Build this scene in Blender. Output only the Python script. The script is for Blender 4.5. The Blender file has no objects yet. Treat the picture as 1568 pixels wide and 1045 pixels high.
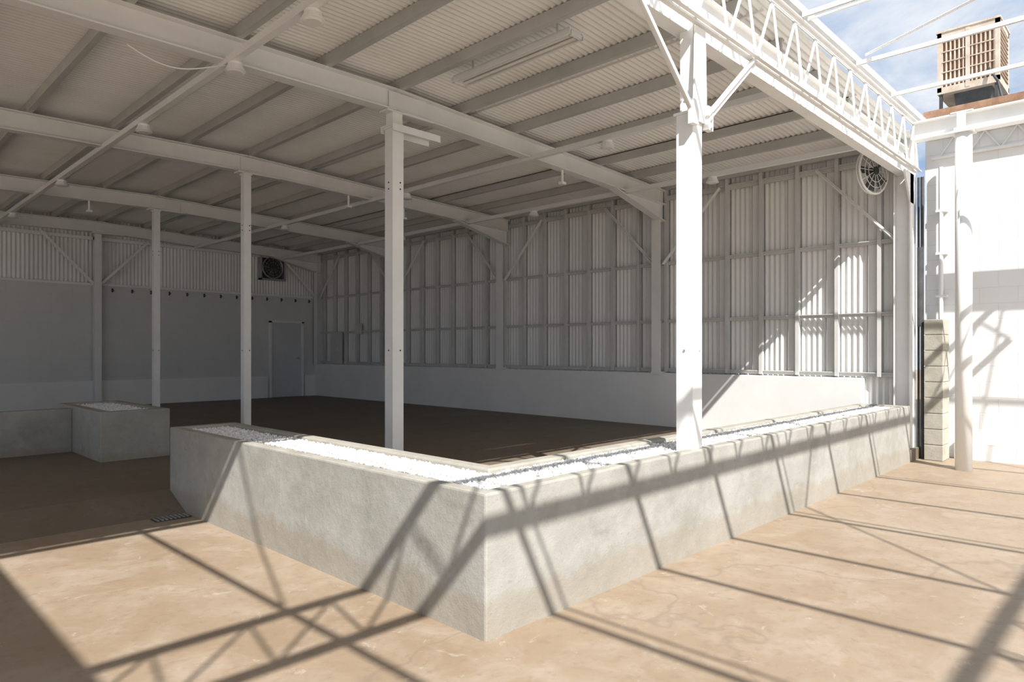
import bpy, math, random
from mathutils import Vector, Matrix
random.seed(7)
H=1.4
D=bpy.data; SC=bpy.context.scene
SC.view_settings.view_transform='Standard'
# ---------------------------------------------------------------- materials
def nodes(m):
    m.use_nodes=True
    nt=m.node_tree; nt.nodes.clear()
    o=nt.nodes.new('ShaderNodeOutputMaterial'); b=nt.nodes.new('ShaderNodeBsdfPrincipled')
    nt.links.new(b.outputs[0],o.inputs[0])
    return nt,b
def N(nt,t,**k):
    n=nt.nodes.new(t)
    for a,v in k.items():
        if a in n.inputs.keys(): n.inputs[a].default_value=v
        else: setattr(n,a,v)
    return n
def ramp(nt,src,stops):
    r=nt.nodes.new('ShaderNodeValToRGB'); e=r.color_ramp.elements
    while len(e)<len(stops): e.new(0.5)
    for i,(p,c) in enumerate(stops):
        e[i].position=p; e[i].color=(c[0],c[1],c[2],1) if isinstance(c,(tuple,list)) else (c,c,c,1)
    nt.links.new(src,r.inputs[0]); return r
def mixc(nt,fac,a,b,mode='MIX'):
    m=nt.nodes.new('ShaderNodeMix'); m.data_type='RGBA'; m.blend_type=mode
    for s,v in ((0,fac),(6,a),(7,b)):
        if isinstance(v,(int,float)): m.inputs[s].default_value=v
        elif isinstance(v,tuple): m.inputs[s].default_value=(v[0],v[1],v[2],1)
        else: nt.links.new(v,m.inputs[s])
    return m.outputs[2]
def coords(nt,scale=(1,1,1)):
    tc=nt.nodes.new('ShaderNodeTexCoord'); mp=nt.nodes.new('ShaderNodeMapping')
    mp.inputs['Scale'].default_value=scale
    nt.links.new(tc.outputs['Object'],mp.inputs[0]); return mp.outputs[0]
def noise(nt,co,scale,detail=4,rough=.6,dist=0):
    n=N(nt,'ShaderNodeTexNoise'); n.inputs['Scale'].default_value=scale
    n.inputs['Detail'].default_value=detail; n.inputs['Roughness'].default_value=rough
    n.inputs['Distortion'].default_value=dist
    nt.links.new(co,n.inputs['Vector']); return n.outputs[0]
def bump(nt,b,h,strength,dist=.01,prev=None):
    n=N(nt,'ShaderNodeBump'); n.inputs['Strength'].default_value=strength; n.inputs['Distance'].default_value=dist
    nt.links.new(h,n.inputs['Height'])
    if prev: nt.links.new(prev.outputs[0],n.inputs['Normal'])
    nt.links.new(n.outputs[0],b.inputs['Normal']); return n
def paint(name,ca,cb,scale=2.,rough=.55,bs=0,stretch=(1,1,1),metal=0,dirt=None):
    m=D.materials.new(name); nt,b=nodes(m); co=coords(nt,stretch)
    n=noise(nt,co,scale,4,.65)
    r=ramp(nt,n,[(.32,ca),(.68,cb)])
    out=r.outputs[0]
    if dirt:
        n2=noise(nt,co,scale*4.3,5,.75)
        r2=ramp(nt,n2,[(.60,0.),(.74,1.)])
        out=mixc(nt,r2.outputs[0],out,dirt)
    nt.links.new(out,b.inputs['Base Color'])
    b.inputs['Roughness'].default_value=rough; b.inputs['Metallic'].default_value=metal
    if bs: bump(nt,b,noise(nt,co,40,3),bs,.005)
    return m
M_white=paint('white_painted_steel',(.79,.785,.765),(.88,.875,.855),1.5,.5)
M_beam=paint('beam_paint',(.73,.725,.705),(.83,.825,.805),1.2,.55)
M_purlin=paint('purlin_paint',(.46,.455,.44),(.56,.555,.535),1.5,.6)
M_stud=paint('wall_stud_paint',(.54,.535,.515),(.64,.635,.615),1.5,.6)
M_ceil=paint('corrugated_roof_paint',(.83,.815,.785),(.89,.88,.855),.8,.6,0,(1,2,1),dirt=(.76,.735,.69))
M_dark=paint('dark_steel',(.03,.03,.03),(.07,.07,.07),5,.5)
M_grey=paint('galvanised_steel',(.35,.35,.35),(.5,.5,.5),5,.4,metal=.5)
M_rust=paint('rusty_metal',(.22,.11,.06),(.40,.26,.17),6,.8)
M_cool=paint('cooler_faded_beige',(.42,.34,.26),(.58,.50,.42),5,.7,dirt=(.27,.15,.09))
M_door=paint('door_paint',(.54,.55,.56),(.60,.61,.61),2,.5)
M_cmu=paint('raw_concrete_block',(.33,.305,.25),(.43,.405,.35),6,.9,.6,dirt=(.24,.22,.18))
M_gbase=paint('gravel_bed',(.66,.65,.63),(.80,.79,.77),30,.9)
M_glass=paint('lamp_diffuser',(.75,.74,.70),(.82,.81,.78),4,.3)
# gravel stones
m=D.materials.new('white_marble_chips'); nt,b=nodes(m); co=coords(nt)
r=ramp(nt,noise(nt,co,35,2),[(.35,(.58,.57,.55)),(.6,(.86,.85,.83))]); nt.links.new(r.outputs[0],b.inputs['Base Color']); b.inputs['Roughness'].default_value=.8
M_grav=m
# corrugated wall panels, each sheet slightly different tone
m=D.materials.new('corrugated_wall_paint'); nt,b=nodes(m)
tc=nt.nodes.new('ShaderNodeTexCoord'); sx=nt.nodes.new('ShaderNodeSeparateXYZ'); nt.links.new(tc.outputs['Object'],sx.inputs[0])
a=N(nt,'ShaderNodeMath',operation='ADD'); nt.links.new(sx.outputs[0],a.inputs[0]); nt.links.new(sx.outputs[1],a.inputs[1])
dv=N(nt,'ShaderNodeMath',operation='DIVIDE'); nt.links.new(a.outputs[0],dv.inputs[0]); dv.inputs[1].default_value=.539
fl=N(nt,'ShaderNodeMath',operation='FLOOR'); nt.links.new(dv.outputs[0],fl.inputs[0])
wn=N(nt,'ShaderNodeTexWhiteNoise',noise_dimensions='1D'); nt.links.new(fl.outputs[0],wn.inputs['W'])
r=ramp(nt,wn.outputs[0],[(0,(.75,.745,.72)),(1,(.85,.845,.82))])
nt.links.new(r.outputs[0],b.inputs['Base Color']); b.inputs['Roughness'].default_value=.5
M_cwall=m
# concrete (planter)
m=D.materials.new('grey_rendered_concrete'); nt,b=nodes(m); co=coords(nt)
n1=noise(nt,co,1.3,5,.6,.3); n2=noise(nt,co,5,6,.7); n3=noise(nt,co,90,2)
c1=ramp(nt,n1,[(.30,(.245,.238,.208)),(.50,(.30,.293,.263)),(.72,(.35,.343,.315))]).outputs[0]
c2=ramp(nt,n2,[(.45,0.),(.75,.7)]).outputs[0]
c=mixc(nt,c2,c1,(.39,.383,.355))
n6=noise(nt,co,1.9,5,.7,.9)
c=mixc(nt,ramp(nt,n6,[(.58,0.),(.70,.5)]).outputs[0],c,(.19,.178,.148))
c=mixc(nt,ramp(nt,noise(nt,co,26,4,.7),[(.60,0.),(.68,.35)]).outputs[0],c,(.20,.19,.165))
sx=nt.nodes.new('ShaderNodeSeparateXYZ'); nt.links.new(co,sx.inputs[0])
ma=N(nt,'ShaderNodeMath',operation='MULTIPLY_ADD'); nt.links.new(n6,ma.inputs[0]); ma.inputs[1].default_value=-.35; nt.links.new(sx.outputs[2],ma.inputs[2])
c=mixc(nt,ramp(nt,ma.outputs[0],[(.0,.4),(.06,0.)]).outputs[0],c,(.25,.20,.14))
nt.links.new(c,b.inputs['Base Color']); b.inputs['Roughness'].default_value=.85
b1=bump(nt,b,n2,.3,.03); bump(nt,b,n3,.25,.004,b1)
M_conc=m
M_curb=paint('weathered_curb',(.28,.265,.225),(.39,.37,.325),4,.85,.3,dirt=(.24,.20,.15))
# floor
def floor_mat(name,dark):
    m=D.materials.new(name); nt,b=nodes(m); co=coords(nt)
    n1=noise(nt,co,.55,5,.62,.5); n2=noise(nt,co,2.6,6,.7,.6); n3=noise(nt,co,14,5,.7)
    c1=ramp(nt,n1,[(.30,(.255,.183,.120)),(.52,(.292,.222,.156)),(.72,(.325,.262,.196))]).outputs[0]
    f2=ramp(nt,n2,[(.46,0.),(.68,.6)]).outputs[0]
    c=mixc(nt,f2,c1,(.36,.305,.243))
    f3=ramp(nt,n3,[(.52,0.),(.70,.6)]).outputs[0]
    c=mixc(nt,f3,c,(.215,.16,.11))
    n5=noise(nt,co,7,7,.8,.8)
    c=mixc(nt,ramp(nt,n5,[(.60,0.),(.66,.55)]).outputs[0],c,(.44,.39,.33))
    n7=noise(nt,co,1.1,3,.6)
    c=mixc(nt,ramp(nt,n7,[(.58,0.),(.74,.30)]).outputs[0],c,(.34,.215,.12))
    wob=N(nt,'ShaderNodeTexNoise'); wob.inputs['Scale'].default_value=1.2; wob.inputs['Detail'].default_value=4; nt.links.new(co,wob.inputs['Vector'])
    ad=N(nt,'ShaderNodeVectorMath',operation='MULTIPLY_ADD'); nt.links.new(wob.outputs['Color'],ad.inputs[0]); ad.inputs[1].default_value=(.9,.9,.9); nt.links.new(co,ad.inputs[2])
    v=N(nt,'ShaderNodeTexVoronoi',feature='DISTANCE_TO_EDGE'); v.inputs['Scale'].default_value=.22; nt.links.new(ad.outputs[0],v.inputs['Vector'])
    cr=ramp(nt,v.outputs['Distance'],[(.0,.5),(.0012,0.)]).outputs[0]
    c=mixc(nt,cr,c,(.20,.15,.11))
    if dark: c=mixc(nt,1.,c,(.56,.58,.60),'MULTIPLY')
    nt.links.new(c,b.inputs['Base Color'])
    nt.links.new(ramp(nt,n2,[(.3,.5),(.7,.7)]).outputs[0],b.inputs['Roughness'])
    bump(nt,b,n3,.12,.01)
    return m
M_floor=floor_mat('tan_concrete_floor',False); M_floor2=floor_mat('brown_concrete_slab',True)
# block wall
def block_mat(name,ca,cb,mort,rot):
    m=D.materials.new(name); nt,b=nodes(m)
    tc=nt.nodes.new('ShaderNodeTexCoord'); sx=nt.nodes.new('ShaderNodeSeparateXYZ'); nt.links.new(tc.outputs['Object'],sx.inputs[0])
    cx=nt.nodes.new('ShaderNodeCombineXYZ'); nt.links.new(sx.outputs[1 if rot else 0],cx.inputs[0]); nt.links.new(sx.outputs[2],cx.inputs[1])
    br=N(nt,'ShaderNodeTexBrick'); br.inputs['Scale'].default_value=1; br.inputs['Brick Width'].default_value=.4; br.inputs['Row Height'].default_value=.2
    br.inputs['Mortar Size'].default_value=.005; br.inputs['Mortar Smooth'].default_value=.5
    br.inputs['Color1'].default_value=(*ca,1); br.inputs['Color2'].default_value=(*cb,1); br.inputs['Mortar'].default_value=(*mort,1)
    nt.links.new(cx.outputs[0],br.inputs['Vector']); 
    co=coords(nt); nn=noise(nt,co,1.5,4)
    c=mixc(nt,1.,br.outputs['Color'],ramp(nt,nn,[(.3,(.93,.93,.92)),(.7,(1,1,1))]).outputs[0],'MULTIPLY')
    nt.links.new(c,b.inputs['Base Color']); b.inputs['Roughness'].default_value=.6
    inv=N(nt,'ShaderNodeMath',operation='SUBTRACT'); inv.inputs[0].default_value=1; nt.links.new(br.outputs['Fac'],inv.inputs[1])
    bump(nt,b,inv.outputs[0],.4,.005)
    return m
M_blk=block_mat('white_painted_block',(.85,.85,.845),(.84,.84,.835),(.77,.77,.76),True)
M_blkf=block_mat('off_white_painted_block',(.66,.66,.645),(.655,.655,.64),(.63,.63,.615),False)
M_low=paint('white_rendered_wall',(.76,.755,.735),(.83,.825,.805),1.2,.7)
# ---------------------------------------------------------------- mesh builder
class B:
    def __init__(s): s.v=[];s.f=[];s.m=[];s.mi=0
    def quad(s,*p):
        i=len(s.v); s.v+= [tuple(x) for x in p]; s.f.append(tuple(range(i,i+len(p)))); s.m.append(s.mi)
    def hexa(s,c):
        i=len(s.v); s.v+=[tuple(x) for x in c]
        for f in ((0,3,2,1),(4,5,6,7),(0,1,5,4),(1,2,6,5),(2,3,7,6),(3,0,4,7)):
            s.f.append(tuple(i+k for k in f)); s.m.append(s.mi)
    def box(s,a,b):
        x0,y0,z0=[min(a[i],b[i]) for i in range(3)]; x1,y1,z1=[max(a[i],b[i]) for i in range(3)]
        s.hexa([(x0,y0,z0),(x1,y0,z0),(x1,y1,z0),(x0,y1,z0),(x0,y0,z1),(x1,y0,z1),(x1,y1,z1),(x0,y1,z1)])
    def beam(s,p,q,w,h,up=(0,0,1),off=(0,0)):
        p=Vector(p);q=Vector(q);d=(q-p).normalized();up=Vector(up)
        if abs(d.dot(up))>.98: up=Vector((0,1,0))
        sd=d.cross(up).normalized();u=sd.cross(d).normalized()
        p=p+sd*off[0]+u*off[1]; q=q+sd*off[0]+u*off[1]
        a=sd*w/2;c=u*h/2
        s.hexa([p-a-c,q-a-c,q+a-c,p+a-c,p-a+c,q-a+c,q+a+c,p+a+c])
    def ibeam(s,p,q,w,h,t=.012,up=(0,0,1)):
        s.beam(p,q,w,t,up,(0,h/2-t/2)); s.beam(p,q,w,t,up,(0,-h/2+t/2)); s.beam(p,q,t,h-2*t,up)
    def cyl(s,p,q,r,n=12,r2=None,cap=True):
        if r2 is None:r2=r
        p=Vector(p);q=Vector(q);d=(q-p).normalized()
        a=d.orthogonal().normalized();c=d.cross(a)
        i=len(s.v)
        for k in range(n):
            t=2*math.pi*k/n; s.v.append(tuple(p+(a*math.cos(t)+c*math.sin(t))*r))
        for k in range(n):
            t=2*math.pi*k/n; s.v.append(tuple(q+(a*math.cos(t)+c*math.sin(t))*r2))
        for k in range(n):
            s.f.append((i+k,i+(k+1)%n,i+n+(k+1)%n,i+n+k)); s.m.append(s.mi)
        if cap:
            s.f.append(tuple(i+n-1-k for k in range(n))); s.m.append(s.mi)
            s.f.append(tuple(i+n+k for k in range(n))); s.m.append(s.mi)
    def path(s,pts,r,n=8):
        for a,b in zip(pts,pts[1:]): s.cyl(a,b,r,n)
    def ring(s,c,nrm,R,r,n=32,k=8):
        c=Vector(c);nrm=Vector(nrm).normalized();a=nrm.cross(Vector((0,0,1))).normalized();b=nrm.cross(a)
        i=len(s.v)
        for j in range(n):
            t=2*math.pi*j/n; rd=a*math.cos(t)+b*math.sin(t)
            for l in range(k):
                u=2*math.pi*l/k; s.v.append(tuple(c+rd*(R+r*math.cos(u))+nrm*r*math.sin(u)))
        for j in range(n):
            for l in range(k):
                s.f.append((i+j*k+l,i+((j+1)%n)*k+l,i+((j+1)%n)*k+(l+1)%k,i+j*k+(l+1)%k)); s.m.append(s.mi)
    def obj(s,name,mats,scale=True,smooth=False,bevel=0,parent=None):
        k=H if scale else 1
        me=D.meshes.new(name); me.from_pydata([(x*k,y*k,z*k) for x,y,z in s.v],[],s.f); 
        if not isinstance(mats,(list,tuple)): mats=[mats]
        for m in mats: me.materials.append(m)
        for p,mi in zip(me.polygons,s.m): p.material_index=mi; p.use_smooth=smooth
        me.update(); o=D.objects.new(name,me); SC.collection.objects.link(o)
        if bevel:
            md=o.modifiers.new('bevel','BEVEL'); md.width=bevel; md.segments=2; md.limit_method='ANGLE'
        if parent: o.parent=parent
        return o
# all coordinates below are in units of the eye height (1.4 m); B.obj scales by H
XW=7.1; YF=12.3; XL=-2.7; ZS=.107; ZP=.507; YT=1.77
POSTX=3.17; POSTY=[1.76,4.36,6.95,9.6]
def roofz(x): return 2.97+.035*(XW-x) if x>POSTX else 3.107-.015*(POSTX-x)
# ---------------- floor
b=B(); b.quad((-30,-30,0),(40,-30,0),(40,40,0),(-30,40,0)); b.obj('floor',M_floor)
b=B()
b.box((XL,4.64,-.05),(XW+.1,YF+.1,ZS)); b.box((2.04,2.12,-.05),(XW+.1,4.64,ZS)); b.box((6.83,1.70,-.05),(XW+.1,2.12,ZS))
b.hexa([(XL,4.34,-.01),(1.614,4.34,-.01),(1.614,4.64,-.01),(XL,4.64,-.01),(XL,4.36,.0),(1.614,4.36,.0),(1.614,4.64,ZS),(XL,4.64,ZS)])
b.obj('floor_raised_slab',M_floor2)
# ---------------- planter
def planter(name,outer,inner,zb,gz,gravel_rects,dens):
    e=D.objects.new(name,None); SC.collection.objects.link(e)
    b=B(); n=len(outer); zt=ZP
    for x,y in outer: b.v.append((x,y,zb))
    for x,y in outer: b.v.append((x,y,zt))
    for x,y in inner: b.v.append((x,y,zt))
    for x,y in inner: b.v.append((x,y,zb))
    for i in range(n):
        j=(i+1)%n
        b.f+=[(i,j,n+j,n+i),(n+i,n+j,2*n+j,2*n+i),(2*n+i,2*n+j,3*n+j,3*n+i)]; b.m+=[0,1,1]
    b.obj('curb_walls',[M_conc,M_curb],bevel=.012,parent=e)
    b=B()
    for (x0,y0,x1,y1) in gravel_rects: b.box((x0,y0,gz-.05),(x1,y1,gz))
    b.obj('gravel_bed',M_gbase,parent=e)
    b=B()
    base=[(1,0,0),(0,1,0),(-1,0,0),(0,-1,0),(0,0,1),(0,0,-1)]
    fc=[(0,1,4),(1,2,4),(2,3,4),(3,0,4),(1,0,5),(2,1,5),(3,2,5),(0,3,5)]
    for (x0,y0,x1,y1) in gravel_rects:
        for _ in range(int((x1-x0)*(y1-y0)*dens)):
            c=Vector((random.uniform(x0+.005,x1-.005),random.uniform(y0+.005,y1-.005),gz+random.uniform(-.003,.006)))
            R=Matrix.Rotation(random.uniform(0,6.28),3,Vector((random.gauss(0,1),random.gauss(0,1),random.gauss(0,1))).normalized())
            s=random.uniform(.006,.012); i=len(b.v)
            for p in base: b.v.append(tuple(c+R@(Vector(p)*s*random.uniform(.7,1.25))))
            for f in fc: b.f.append(tuple(i+k for k in f)); b.m.append(0)
    b.obj('gravel_stones',M_grav,parent=e)
planter('concrete_planter',
  [(1.614,1.695),(6.83,1.695),(6.83,2.12),(2.04,2.12),(2.04,4.64),(1.614,4.64)],
  [(1.675,1.755),(6.77,1.755),(6.77,2.045),(1.965,2.045),(1.965,4.56),(1.675,4.56)],-.02,.483,
  [(1.675,1.755,6.77,2.045),(1.675,2.045,1.965,4.56)],7000)
planter('concrete_planter',
  [(1.614,6.14),(2.14,6.14),(2.14,7.5),(1.614,7.5)],[(1.70,6.22),(2.05,6.22),(2.05,7.42),(1.70,7.42)],ZS-.01,.485,
  [(1.70,6.22,2.05,7.42)],3500)
b=B(); b.box((XL,6.98,ZS-.01),(1.614,7.10,ZP-.02)); b.obj('low_concrete_wall',M_conc,bevel=.01)
# drain
b=B(); b.box((1.40,4.24,.0),(1.60,4.34,.004))
b.mi=1
for k in range(8): b.box((1.41+.024*k,4.245,.004),(1.42+.024*k,4.335,.009))
b.obj('floor_drain_grate',[M_dark,M_grey])
# ---------------- ceiling
def corr_roof(name,xs,y0,y1,zf,per=.0485,amp=.008,mat=M_ceil):
    b=B(); n=int((y1-y0)/per*6)
    for i in range(n+1):
        y=y0+(y1-y0)*i/n; o=amp*math.sin(2*math.pi*i/6)
        for x in xs: b.v.append((x,y,zf(x)+o+amp))
    k=len(xs)
    for i in range(n):
        for j in range(k-1): b.f.append((i*k+j,i*k+j+1,(i+1)*k+j+1,(i+1)*k+j)); b.m.append(0)
    return b.obj(name,mat,smooth=True)
corr_roof('ceiling',[XL,POSTX,XW+.25],1.74,YF+.2,roofz)
corr_roof('ceiling_side_bay',[XL,-1.02],-6,1.60,lambda x:3.17)
b=B()
for x in (-1.6,0.3,2.15,4.05,5.75):
    b.beam((x,1.80,roofz(x)-.004),(x,YF,roofz(x)-.004),.012,.012)
b.obj('ceiling_sheet_laps',M_ceil)
# purlins
b=B()
k=-12
while POSTX+.02+.64*k<XW:
    x=POSTX+.02+.64*k; z=roofz(x)-.040
    if x>XL:
        b.beam((x,1.86,z),(x,YF,z),.012,.078); b.beam((x+.018,1.86,z-.036),(x+.018,YF,z-.036),.035,.008)
        b.beam((x+.018,1.86,z+.036),(x+.018,YF,z+.036),.035,.008)
    k+=1
b.obj('ceiling_purlins',M_purlin)
# rafters
for y in [4.36,6.95,9.6,12.15]:
    b=B(); dz=-.08-.085; h=.17
    b.ibeam((XL,y,roofz(XL)+dz),(POSTX,y,roofz(POSTX)+dz),.10,h,.010)
    b.ibeam((POSTX,y,roofz(POSTX)+dz),(XW-.04,y,roofz(XW)+dz),.10,h,.010)
    x0=6.05; zb0=roofz(x0)-.25; x1=XW-.06; zb1=roofz(x1)-.25
    b.hexa([(x0,y-.005,zb0-.002),(x1,y-.005,zb1-.20),(x1,y+.005,zb1-.20),(x0,y+.005,zb0-.002),(x0,y-.005,zb0),(x1,y-.005,zb1),(x1,y+.005,zb1),(x0,y+.005,zb0)])
    b.beam((x0,y,zb0-.004),(x1,y,zb1-.20),.10,.010)
    b.box((POSTX-.10,y-.055,roofz(POSTX)-.27),(POSTX+.35,y+.055,roofz(POSTX)-.255))
    for o in (-.012,.012): b.box((POSTX-.06,y+o-.004,roofz(POSTX)-.245),(POSTX+.30,y+o+.004,roofz(POSTX)-.10))
    b.obj('roof_rafter',M_beam)
# under-slung ties
for x in (.45,1.85,4.70,6.25):
    b=B(); z=roofz(x)-.27
    b.beam((x,1.86,z),(x,YF-.02,z),.045,.012); b.beam((x-.02,1.86,z+.018),(x-.02,YF-.02,z+.018),.008,.04); b.beam((x+.02,1.86,z+.018),(x+.02,YF-.02,z+.018),.008,.04)
    b.obj('ceiling_tie_channel',M_beam)
# columns
def column(y,w,zb,zt,x=POSTX):
    b=B(); t=.010
    b.box((x-w/2,y-w/2,zb),(x+w/2,y-w/2+t,zt)); b.box((x-w/2,y+w/2-t,zb),(x+w/2,y+w/2,zt))
    b.box((x-w/2,y-w/2+t,zb),(x-w/2+t,y+w/2-t,zt)); b.box((x+w/2-t,y-w/2+t,zb),(x+w/2,y+w/2-t,zt))
    b.box((x-w*.62,y-w*.62,zb),(x+w*.62,y+w*.62,zb+.012))
    b.box((x-w*.62,y-w*.62,zt-.012),(x+w*.62,y+w*.62,zt))
    b.mi=1
    for z in (1.0,2.25,2.30):
        b.cyl((x-w/2-.004,y,z),(x-w/2+.002,y,z),.006,8); b.cyl((x+.02,y-w/2-.004,z),(x+.02,y-w/2+.002,z),.006,8)
    return b
zt=roofz(POSTX)-.27
b=column(4.36,.102,ZS,zt-.11); b.mi=0
b.box((POSTX-.07,4.28,zt-.11),(POSTX+.40,4.44,zt-.095)); b.box((POSTX-.07,4.28,zt-.15),(POSTX+.40,4.29,zt-.11)); b.box((POSTX-.07,4.43,zt-.15),(POSTX+.40,4.44,zt-.11))
b.box((POSTX-.045,4.315,zt-.095),(POSTX+.045,4.405,zt)); b.obj('steel_column',[M_white,M_dark])
for y in POSTY[2:]: 
    b=column(y,.076,ZS,zt); b.obj('steel_column',[M_white,M_dark])
# front column with gusset & braces
ZB=2.65; ZT=3.05; PX=3.12
b=column(YT,.092,.478,2.20,PX-.01); b.mi=0
b.box((PX-.036,YT-.036,2.2),(PX+.036,YT+.036,ZT-.03))
b.hexa([(PX-.065,YT-.06,2.15),(PX+.065,YT-.06,2.15),(PX+.065,YT-.05,2.15),(PX-.065,YT-.05,2.15),
        (PX-.05,YT-.06,2.62),(PX+.05,YT-.06,2.62),(PX+.05,YT-.05,2.62),(PX-.05,YT-.05,2.62)])
for s,w in ((1,.040),(-1,.020)):
    p=(PX+s*.05,YT-.06,2.17); q=(PX+s*.60,YT-.06,2.63)
    b.beam(p,q,.010,w,(0,0,1)); b.beam(p,q,.030,.008,(0,0,1),(.012,w/2))
    b.box((PX+s*.045,YT-.075,2.12),(PX+s*.10,YT-.045,2.24))
b.mi=1
for z in (2.13,2.17,2.21): b.cyl((PX+.075,YT-.082,z),(PX+.075,YT-.074,z),.008,8)
b.obj('steel_column',[M_white,M_grey])
# open web trusses
def truss(name,y,x0,x1,zb,zt,panel=.33,r=.009):
    b=B()
    for z,s in ((zb,1),(zt,-1)):
        for o in (-.011,.011):
            b.beam((x0,y+o,z),(x1,y+o,z),.006,.030); b.beam((x0,y+o*2,z-s*.013),(x1,y+o*2,z-s*.013),.022,.006)
    n=int((x1-x0)/panel); 
    for i in range(n):
        a=x0+(x1-x0)*i/n; c=x0+(x1-x0)*(i+1)/n; mm=a+(c-a)*.62
        b.cyl((a,y,zb),(mm,y,zt),r,6); b.cyl((mm,y,zt),(c,y,zb),r*.9,6)
    return b.obj(name,M_white)
truss('open_web_truss',YT-.075,-.98,XW-.02,ZB,ZT)
truss('open_web_truss',-.33,-.98,6.66,ZB,ZT)
truss('open_web_truss',-2.3,-.98,6.66,ZB,ZT)
# roof edge beam
b=B(); b.ibeam((XL,YT+.035,2.74),(XW,YT+.035,2.74),.08,.25,.010); b.obj('roof_edge_beam',M_white)
b=B(); b.box((XL,1.66,3.10),(XW+.2,1.70,3.15)); b.obj('roof_edge_flashing',M_purlin)
# pergola joists along Y
for i,x in enumerate((-.98,-.30,.39,1.14,1.85,2.6,3.45,4.3,5.3,6.15)):
    b=B(); z=ZT+.044
    b.beam((x,-6,z),(x,YT-.11,z),.024,.007); b.beam((x-.009,-6,z-.014),(x-.009,YT-.11,z-.014),.006,.022); b.beam((x+.009,-6,z-.014),(x+.009,YT-.11,z-.014),.006,.022)
    if i in (2,5,7):
        x2=x+.08
        b.cyl((x2,-6,z-.01),(x2,YT-.11,z-.01),.008,6)
    b.obj('pergola_joist',M_white)
b=B()
for x0,y0,x1,y1 in ((4.3,-.3,5.3,1.6),(-.3,-.3,.39,1.6),(1.85,-2.3,3.45,-.4),(5.3,-2.3,6.6,-.4)):
    b.cyl((x0,y0,ZT+.08),(x1,y1,ZT+.08),.009,6); 
b.obj('pergola_cross_rods',M_white)
# end beam and pipe column
b=B(); b.ibeam((6.75,-6,2.91),(6.75,YT-.13,2.91),.11,.16,.012); 
b.box((6.69,1.2,2.99),(6.81,1.36,3.0)); b.box((6.81,1.25,2.83),(6.83,1.31,2.99)); b.box((6.67,1.25,2.83),(6.69,1.31,2.99)); b.obj('pergola_end_beam',M_white)
for y in (1.27,-2.6):
    b=B(); b.cyl((6.72,y,0),(6.72,y,2.83),.062,24); b.box((6.64,y-.08,2.815),(6.80,y+.08,2.83)); o=b.obj('pipe_column',M_white)
    for p in o.data.polygons:
        if len(p.vertices)==4 and abs(p.normal.z)<.1 and p.area>.02: p.use_smooth=True
# ---------------- corrugated wall (right)
def corr_wall_x(name,x,y0,y1,z0,z1,mat,per=.055,amp=.009):
    b=B(); n=int((y1-y0)/per*6)
    for i in range(n+1):
        y=y0+(y1-y0)*i/n; o=amp*math.sin(2*math.pi*i/6)
        b.v+=[(x+o,y,z0),(x+o,y,z1)]
    for i in range(n): b.f.append((2*i,2*i+1,2*i+3,2*i+2)); b.m.append(0)
    return b.obj(name,mat,smooth=True)
corr_wall_x('wall_right',XW+.02,1.72,YF+.05,ZS-.05,3.05,M_cwall)
b=B()
b.box((XW-.09,2.15,ZS-.02),(XW+.01,YF,.735)); b.obj('wall_right_plinth',M_low,bevel=.01)
b=B()
for z,w in ((1.345,.035),(2.03,.035),(2.80,.05),(.77,.04)):
    b.box((XW-.022,1.80,z-w/2),(XW-.003,YF-.02,z+w/2))
    b.box((XW-.045,1.80,z+w/2-.008),(XW-.003,YF-.02,z+w/2))
y=2.0; i=0
while y<YF-.1:
    b.box((XW-.050,y-.007,.75),(XW-.004,y+.007,2.93)); b.box((XW-.056,y-.007,.75),(XW-.050,y+.028,2.93))
    y+=.385; i+=1
b.obj('wall_right_girts',M_stud)
b=B()
y=2.0
while y<YF-.2:
    b.box((XW-.005,y+.007,.75),(XW+.003,y+.12,2.93)); y+=.385
b.obj('wall_right_flat_strips',M_low)
b=B()
for y in (4.40,7.03,9.62,12.18):
    b.ibeam((XW-.075,y,.72),(XW-.075,y,2.93),.12,.13,.010,(1,0,0))
    b.box((XW-.145,y-.065,.735),(XW-.0,y+.065,.75))
b.obj('wall_right_columns',M_beam)
b=B()
for y in (4.40,7.03,9.62,12.18,1.8):
    for s in (-1,1):
        y2=y+s*.78
        if 1.8<y2<YF-.05:
            b.beam((XW-.09,y+s*.06,2.02),(XW-.09,y2,2.80),.008,.030,(1,0,0)); b.beam((XW-.075,y+s*.06,2.02),(XW-.075,y2,2.80),.030,.008,(1,0,0))
b.obj('wall_right_braces',M_beam)
# end column
b=B(); b.ibeam((XW-.06,1.80,ZS),(XW-.06,1.80,2.62),.12,.14,.012,(0,1,0)); 
b.hexa([(XW-.11,1.73,2.35),(XW-.01,1.73,2.35),(XW-.01,1.745,2.35),(XW-.11,1.745,2.35),(XW-.3,1.73,2.62),(XW-.01,1.73,2.62),(XW-.01,1.745,2.62),(XW-.3,1.745,2.62)])
b.obj('steel_end_column',M_white)
# conduits
b=B()
for y,r in ((1.705,.010),(1.675,.014)):
    b.cyl((XW+.05,y,0),(XW+.05,y,2.6),r)
b.cyl((XW+.03,1.69,1.95),(XW+.03,1.69,1.22),.022,10)
b.obj('electrical_conduit',M_dark)
b=B()
b.cyl((7.40,1.58,0),(7.40,1.58,2.72),.02)
for z in (1.5,1.9,2.3): b.box((7.38,1.53,z),(7.45,1.62,z+.02))
b.obj('downpipe',M_white)
# raw block pier
b=B(); z=0; i=0
while z<1.18:
    b.box((7.10,1.50,z+.002),(7.34,1.65,z+.138)); z+=.143; i+=1
b.mi=1; b.box((7.106,1.506,0),(7.334,1.644,z-.01)); b.obj('concrete_block_pier',[M_cmu,M_cmu],bevel=.006)
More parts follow.
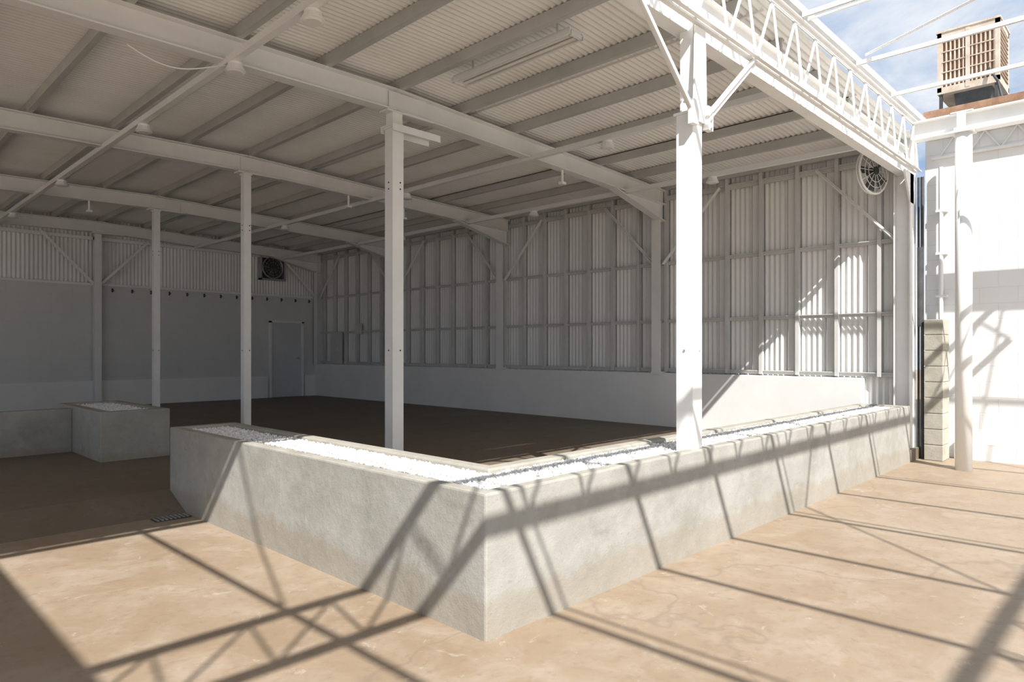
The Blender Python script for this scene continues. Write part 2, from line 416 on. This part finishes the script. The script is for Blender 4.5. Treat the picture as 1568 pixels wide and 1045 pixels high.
# white block wall + ledge
b=B(); b.box((7.45,-8,-.02),(7.6,1.72,3.05)); b.obj('wall_right_block',M_blk)
b=B(); b.box((7.37,-8,-.02),(7.45,1.47,.16)); b.obj('baseboard_right_ledge',M_blk,bevel=.01)
b=B()
for z in (3.005,2.82): b.beam((7.428,-8,z),(7.428,1.66,z),.038,.02)
y=1.6
while y>-7.5:
    b.cyl((7.428,y,2.82),(7.428,y-.12,3.0),.007,6); b.cyl((7.428,y-.12,3.0),(7.428,y-.24,2.82),.007,6); y-=.24
b.obj('eave_lattice_joist',M_white)
# neighbour roof
b=B()
b.hexa([(7.32,-8,3.17),(14,-8,3.55),(14,1.70,3.55),(7.32,1.70,3.17),(7.32,-8,3.20),(14,-8,3.58),(14,1.70,3.58),(7.32,1.70,3.20)])
b.mi=1; b.box((7.29,-8,3.15),(7.325,1.70,3.235)); b.mi=2
b.box((7.30,-8,3.02),(7.46,1.72,3.15))
b.obj('neighbour_roof',[M_grey,M_rust,M_white])
# evaporative cooler
e=D.objects.new('evaporative_cooler',None); SC.collection.objects.link(e)
x0,x1=8.55,9.10; y0,y1=1.30,1.86; z0,z1=3.80,4.44
b=B()
b.box((x0+.03,y0+.03,z0+.03),(x1-.03,y1-.03,z1-.03)); b.obj('pads',M_rust,parent=e)
b=B()
for x in (x0,x1-.04):
    for y in (y0,y1-.04): b.box((x,y,z0),(x+.04,y+.04,z1))
for z in (z0,z1-.05):
    b.box((x0,y0,z),(x1,y0+.035,z+.05)); b.box((x0,y1-.035,z),(x1,y1,z+.05)); b.box((x0,y0,z),(x0+.035,y1,z+.05)); b.box((x1-.035,y0,z),(x1,y1,z+.05))
b.box((x0-.01,y0-.01,z1),(x1+.01,y1+.01,z1+.02)); b.box((x0,y0,z0-.02),(x1,y1,z0))
ym=(y0+y1)/2; b.box((x0-.004,ym-.02,z0),(x0+.03,ym+.02,z1))
b.obj('cabinet_frame',M_cool,parent=e)
b=B()
n=13
for i in range(n):
    y=y0+.045+(y1-y0-.09)*i/(n-1); b.box((x0+.005,y-.007,z0+.05),(x0+.025,y+.007,z1-.05))
for i in range(5):
    z=z0+.10+(z1-z0-.2)*i/4; b.box((x0+.0,y0+.04,z-.005),(x0+.012,y1-.04,z+.005))
for i in range(12):
    z=z0+.07+(z1-z0-.14)*i/11; b.hexa([(x0+.04,y0+.0,z-.02),(x1-.04,y0+.0,z-.02),(x1-.04,y0+.03,z),(x0+.04,y0+.03,z),(x0+.04,y0,z-.014),(x1-.04,y0,z-.014),(x1-.04,y0+.03,z+.006),(x0+.04,y0+.03,z+.006)])
b.obj('louvres',M_cool,parent=e)
b=B()
b.hexa([(x0+.15,y0+.12,3.2),(x1-.15,y0+.12,3.2),(x1-.15,y1-.2,3.2),(x0+.15,y1-.2,3.2),(x0+.08,y0+.08,z0-.02),(x1-.08,y0+.08,z0-.02),(x1-.08,y1-.14,z0-.02),(x0+.08,y1-.14,z0-.02)])
for x in (x0+.03,x1-.03):
    for y in (y0+.03,y1-.03): b.beam((x,y,3.2),(x,y,z0-.02),.03,.03)
b.path([(x0,y0+.1,3.95),(x0-.1,y0+.0,3.75),(x0-.1,y0-.1,3.25)],.012); 
b.box((x0+.1,y0-.18,3.2),(x0+.4,y0-.05,3.62))
b.obj('duct_and_stand',M_dark,parent=e)
# ---------------- far wall
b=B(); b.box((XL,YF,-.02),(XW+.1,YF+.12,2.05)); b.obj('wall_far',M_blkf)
b=B(); b.box((XL,YF-.04,ZS-.01),(6.02,YF+.01,.52)); b.box((6.78,YF-.04,ZS-.01),(XW-.09,YF+.01,.52)); b.box((XL,YF-.02,2.03),(XW-.04,YF+.1,2.07)); b.obj('baseboard_far',M_low,bevel=.008)
b=B(); n=int((XW-XL)/.055*6)
for i in range(n+1):
    x=XL+(XW+.1-XL)*i/n; o=.009*math.sin(2*math.pi*i/6); b.v+=[(x,YF+.06+o,2.05),(x,YF+.06+o,3.15)]
for i in range(n): b.f.append((2*i,2*i+1,2*i+3,2*i+2)); b.m.append(0)
b.obj('wall_far_cladding',M_cwall,smooth=True)
b=B()
for x in (POSTX,-.75):
    b.ibeam((x,YF-.07,ZS),(x,YF-.07,2.85),.10,.10,.010,(0,1,0))
    for s in (-1,1):
        b.beam((x+s*.05,YF-.07,2.05),(x+s*.75,YF-.07,2.80),.04,.02,(0,1,0))
b.beam((XW-.1,YF-.07,2.05),(XW-.85,YF-.07,2.80),.04,.02,(0,1,0))
b.box((XL,YF-.03,2.75),(XW-.05,YF+.0,2.80))
b.obj('wall_far_frame',M_beam)
b=B()
x=3.4
while x<6.95:
    b.box((x-.009,YF-.03,1.94),(x+.009,YF,2.0)); b.box((x-.009,YF-.06,1.96),(x+.009,YF-.03,1.975)); x+=.29
b.obj('wall_hook_row',M_dark)
# door
e=D.objects.new('door_1',None); SC.collection.objects.link(e)
b=B(); b.box((6.05,YF-.05,ZS),(6.09,YF+.01,1.56)); b.box((6.71,YF-.05,ZS),(6.75,YF+.01,1.56)); b.box((6.05,YF-.05,1.53),(6.75,YF+.01,1.57)); b.obj('frame',M_low,parent=e)
b=B(); b.box((6.09,YF-.02,ZS+.005),(6.71,YF,1.53)); b.mi=1; b.cyl((6.65,YF-.05,.85),(6.65,YF-.02,.85),.02,12); b.box((6.6,YF-.055,.845),(6.66,YF-.045,.86)); b.obj('leaf',[M_door,M_grey],parent=e)
# unseen left side, opened between columns to let daylight in; solid only at far end
b=B(); b.box((XL-.1,10.5,-.02),(XL,YF,3.0)); b.obj('wall_left',M_low)
for y in (-5.8,-2.3,1.4,4.36,6.95,9.6):
    b=column(y,.09,0 if y<4.5 else ZS,2.74 if y>1.5 else 3.1,XL+.1); b.obj('side_bay_column',[M_white,M_dark])
b=B(); b.box((XW-.06,11.35,.75),(XW-.045,11.75,1.35)); b.box((XW-.075,11.5,1.0),(XW-.058,11.7,1.25)); b.obj('access_panel',[M_stud])
b=B(); b.box((XW-.10,10.7,1.3),(XW-.04,10.85,1.5)); b.obj('electrical_box',M_stud)
# fans
def fan(name,c,nrm,R,ringmat,blademat,back=True):
    b=B(); c=Vector(c); n=Vector(nrm).normalized(); a=n.cross(Vector((0,0,1))).normalized(); u=a.cross(n)
    b.ring(c,n,R,R*.05); b.ring(c-n*.03,n,R*.98,R*.03); b.ring(c+n*.02,n,R*.5,R*.012,24,6); b.ring(c+n*.02,n,R*.75,R*.012,24,6)
    for k in range(12):
        t=2*math.pi*k/12; d=a*math.cos(t)+u*math.sin(t); b.cyl(c+n*.02+d*R*.15,c+n*.01+d*R*.98,R*.012,5)
    b.mi=1; b.cyl(c-n*.06,c+n*.03,R*.18,14)
    for k in range(5):
        t=2*math.pi*k/5; d=a*math.cos(t)+u*math.sin(t); s=n.cross(d)
        p0=c+d*R*.15; p1=c+d*R*.9
        b.quad(p0-s*R*.10-n*.01,p1-s*R*.22-n*.03,p1+s*R*.22+n*.015,p0+s*R*.10+n*.01)
    return b
b=fan('x',(6.12,YF-.03,2.57),(0,-1,0),.20,None,None)
b.mi=1; b.box((5.88,YF+.02,2.35),(6.36,YF+.04,2.79)); b.mi=0
for a_,c_ in (((5.87,2.33),(6.37,2.36)),((5.87,2.78),(6.37,2.81)),((5.87,2.33),(5.90,2.81)),((6.34,2.33),(6.37,2.81))): b.box((a_[0],YF-.05,a_[1]),(c_[0],YF+.05,c_[1]))
b.obj('wall_exhaust_fan',[M_grey,M_dark])
b=fan('x',(6.78,1.98,2.64),(-.30,-.95,0),.205,None,None); b.mi=0
b.beam((6.81,2.06,2.64),(7.06,2.06,2.64),.03,.03); b.beam((6.81,2.06,2.64),(6.80,2.01,2.64),.03,.03)
b.obj('wall_mounted_fan',[M_white,M_dark])
# ceiling lamps
for x,y in ((1.87,4.25),(1.87,5.94),(1.87,8.5),(1.87,3.3),(1.87,11),(4.72,3.46),(4.72,6.26),(4.72,9.1),(6.25,3.3),(6.25,5.7),(6.25,8.4)):
    b=B(); z=roofz(x)-.276; b.cyl((x,y,z),(x,y,z-.014),.045,20,.045); b.cyl((x,y,z-.014),(x,y,z-.055),.045,20,.065); b.mi=1; b.cyl((x,y,z-.055),(x,y,z-.062),.058,20,.045)
    b.obj('ceiling_lamp',[M_white,M_glass],smooth=False)
# strip light
b=B(); z=roofz(3.35)-.11
b.box((3.29,2.70,z),(3.41,3.80,z+.025)); b.box((3.28,2.69,z-.025),(3.295,3.81,z+.01)); b.box((3.405,2.69,z-.025),(3.42,3.81,z+.01)); b.box((3.29,2.69,z-.025),(3.41,2.71,z)); b.box((3.29,3.79,z-.025),(3.41,3.81,z))
for y in (2.85,3.65): b.cyl((3.35,y,z+.03),(3.35,y,roofz(3.35)),.008,6)
b.mi=1; b.cyl((3.32,2.73,z-.012),(3.32,3.77,z-.012),.011,10); b.cyl((3.38,2.73,z-.012),(3.38,3.77,z-.012),.011,10)
b.obj('fluorescent_strip_light',[M_beam,M_glass])
# hanging cable
b=B(); pts=[]
for i in range(17):
    t=i/16; pts.append((1.3+.57*t,4.42-.1*t,2.80-.06*math.sin(math.pi*t)-.02*math.sin(5*t)))
b.path(pts,.004,6); b.obj('hanging_cable',M_white)
b=B()
for x,y in ((5.2,4.36),(5.2,6.95),(2.4,9.6),(4.4,6.95)):
    z=roofz(x)-.25; b.cyl((x,y,z),(x,y,z-.12),.012,8); b.box((x-.03,y-.025,z-.14),(x+.03,y+.025,z-.115))
b.obj('ceiling_hanger_brackets',M_white)
# ---------------- light
sun=D.lights.new('sun','SUN'); sun.energy=8.4; sun.angle=math.radians(.5); sun.color=(1,.97,.925)
o=D.objects.new('sun',sun); SC.collection.objects.link(o); o.rotation_euler=Vector((.567,1,-1.11)).to_track_quat('-Z','Y').to_euler(); o.location=(0,-5,12)
w=D.worlds.new('sky'); SC.world=w; w.use_nodes=True; nt=w.node_tree; nt.nodes.clear()
tc=nt.nodes.new('ShaderNodeTexCoord'); mp=nt.nodes.new('ShaderNodeMapping'); mp.inputs['Scale'].default_value=(1,1,2.2); nt.links.new(tc.outputs['Generated'],mp.inputs[0])
nn=noise(nt,mp.outputs[0],3.2,6,.6,.3)
cl=ramp(nt,nn,[(.38,(.15,.215,.32)),(.60,(.42,.43,.445))])
bg=nt.nodes.new('ShaderNodeBackground'); bg.inputs[1].default_value=2.3; nt.links.new(cl.outputs[0],bg.inputs[0])
wo=nt.nodes.new('ShaderNodeOutputWorld'); nt.links.new(bg.outputs[0],wo.inputs[0])
# ---------------- camera
cd=D.cameras.new('camera'); cd.lens=24; cd.sensor_width=36; cd.shift_y=.00925; cd.clip_start=.05; cd.clip_end=200
co=D.objects.new('camera',cd); SC.collection.objects.link(co); co.location=(0,0,H); co.rotation_euler=(math.radians(90),0,math.radians(44.19-90))
SC.camera=co
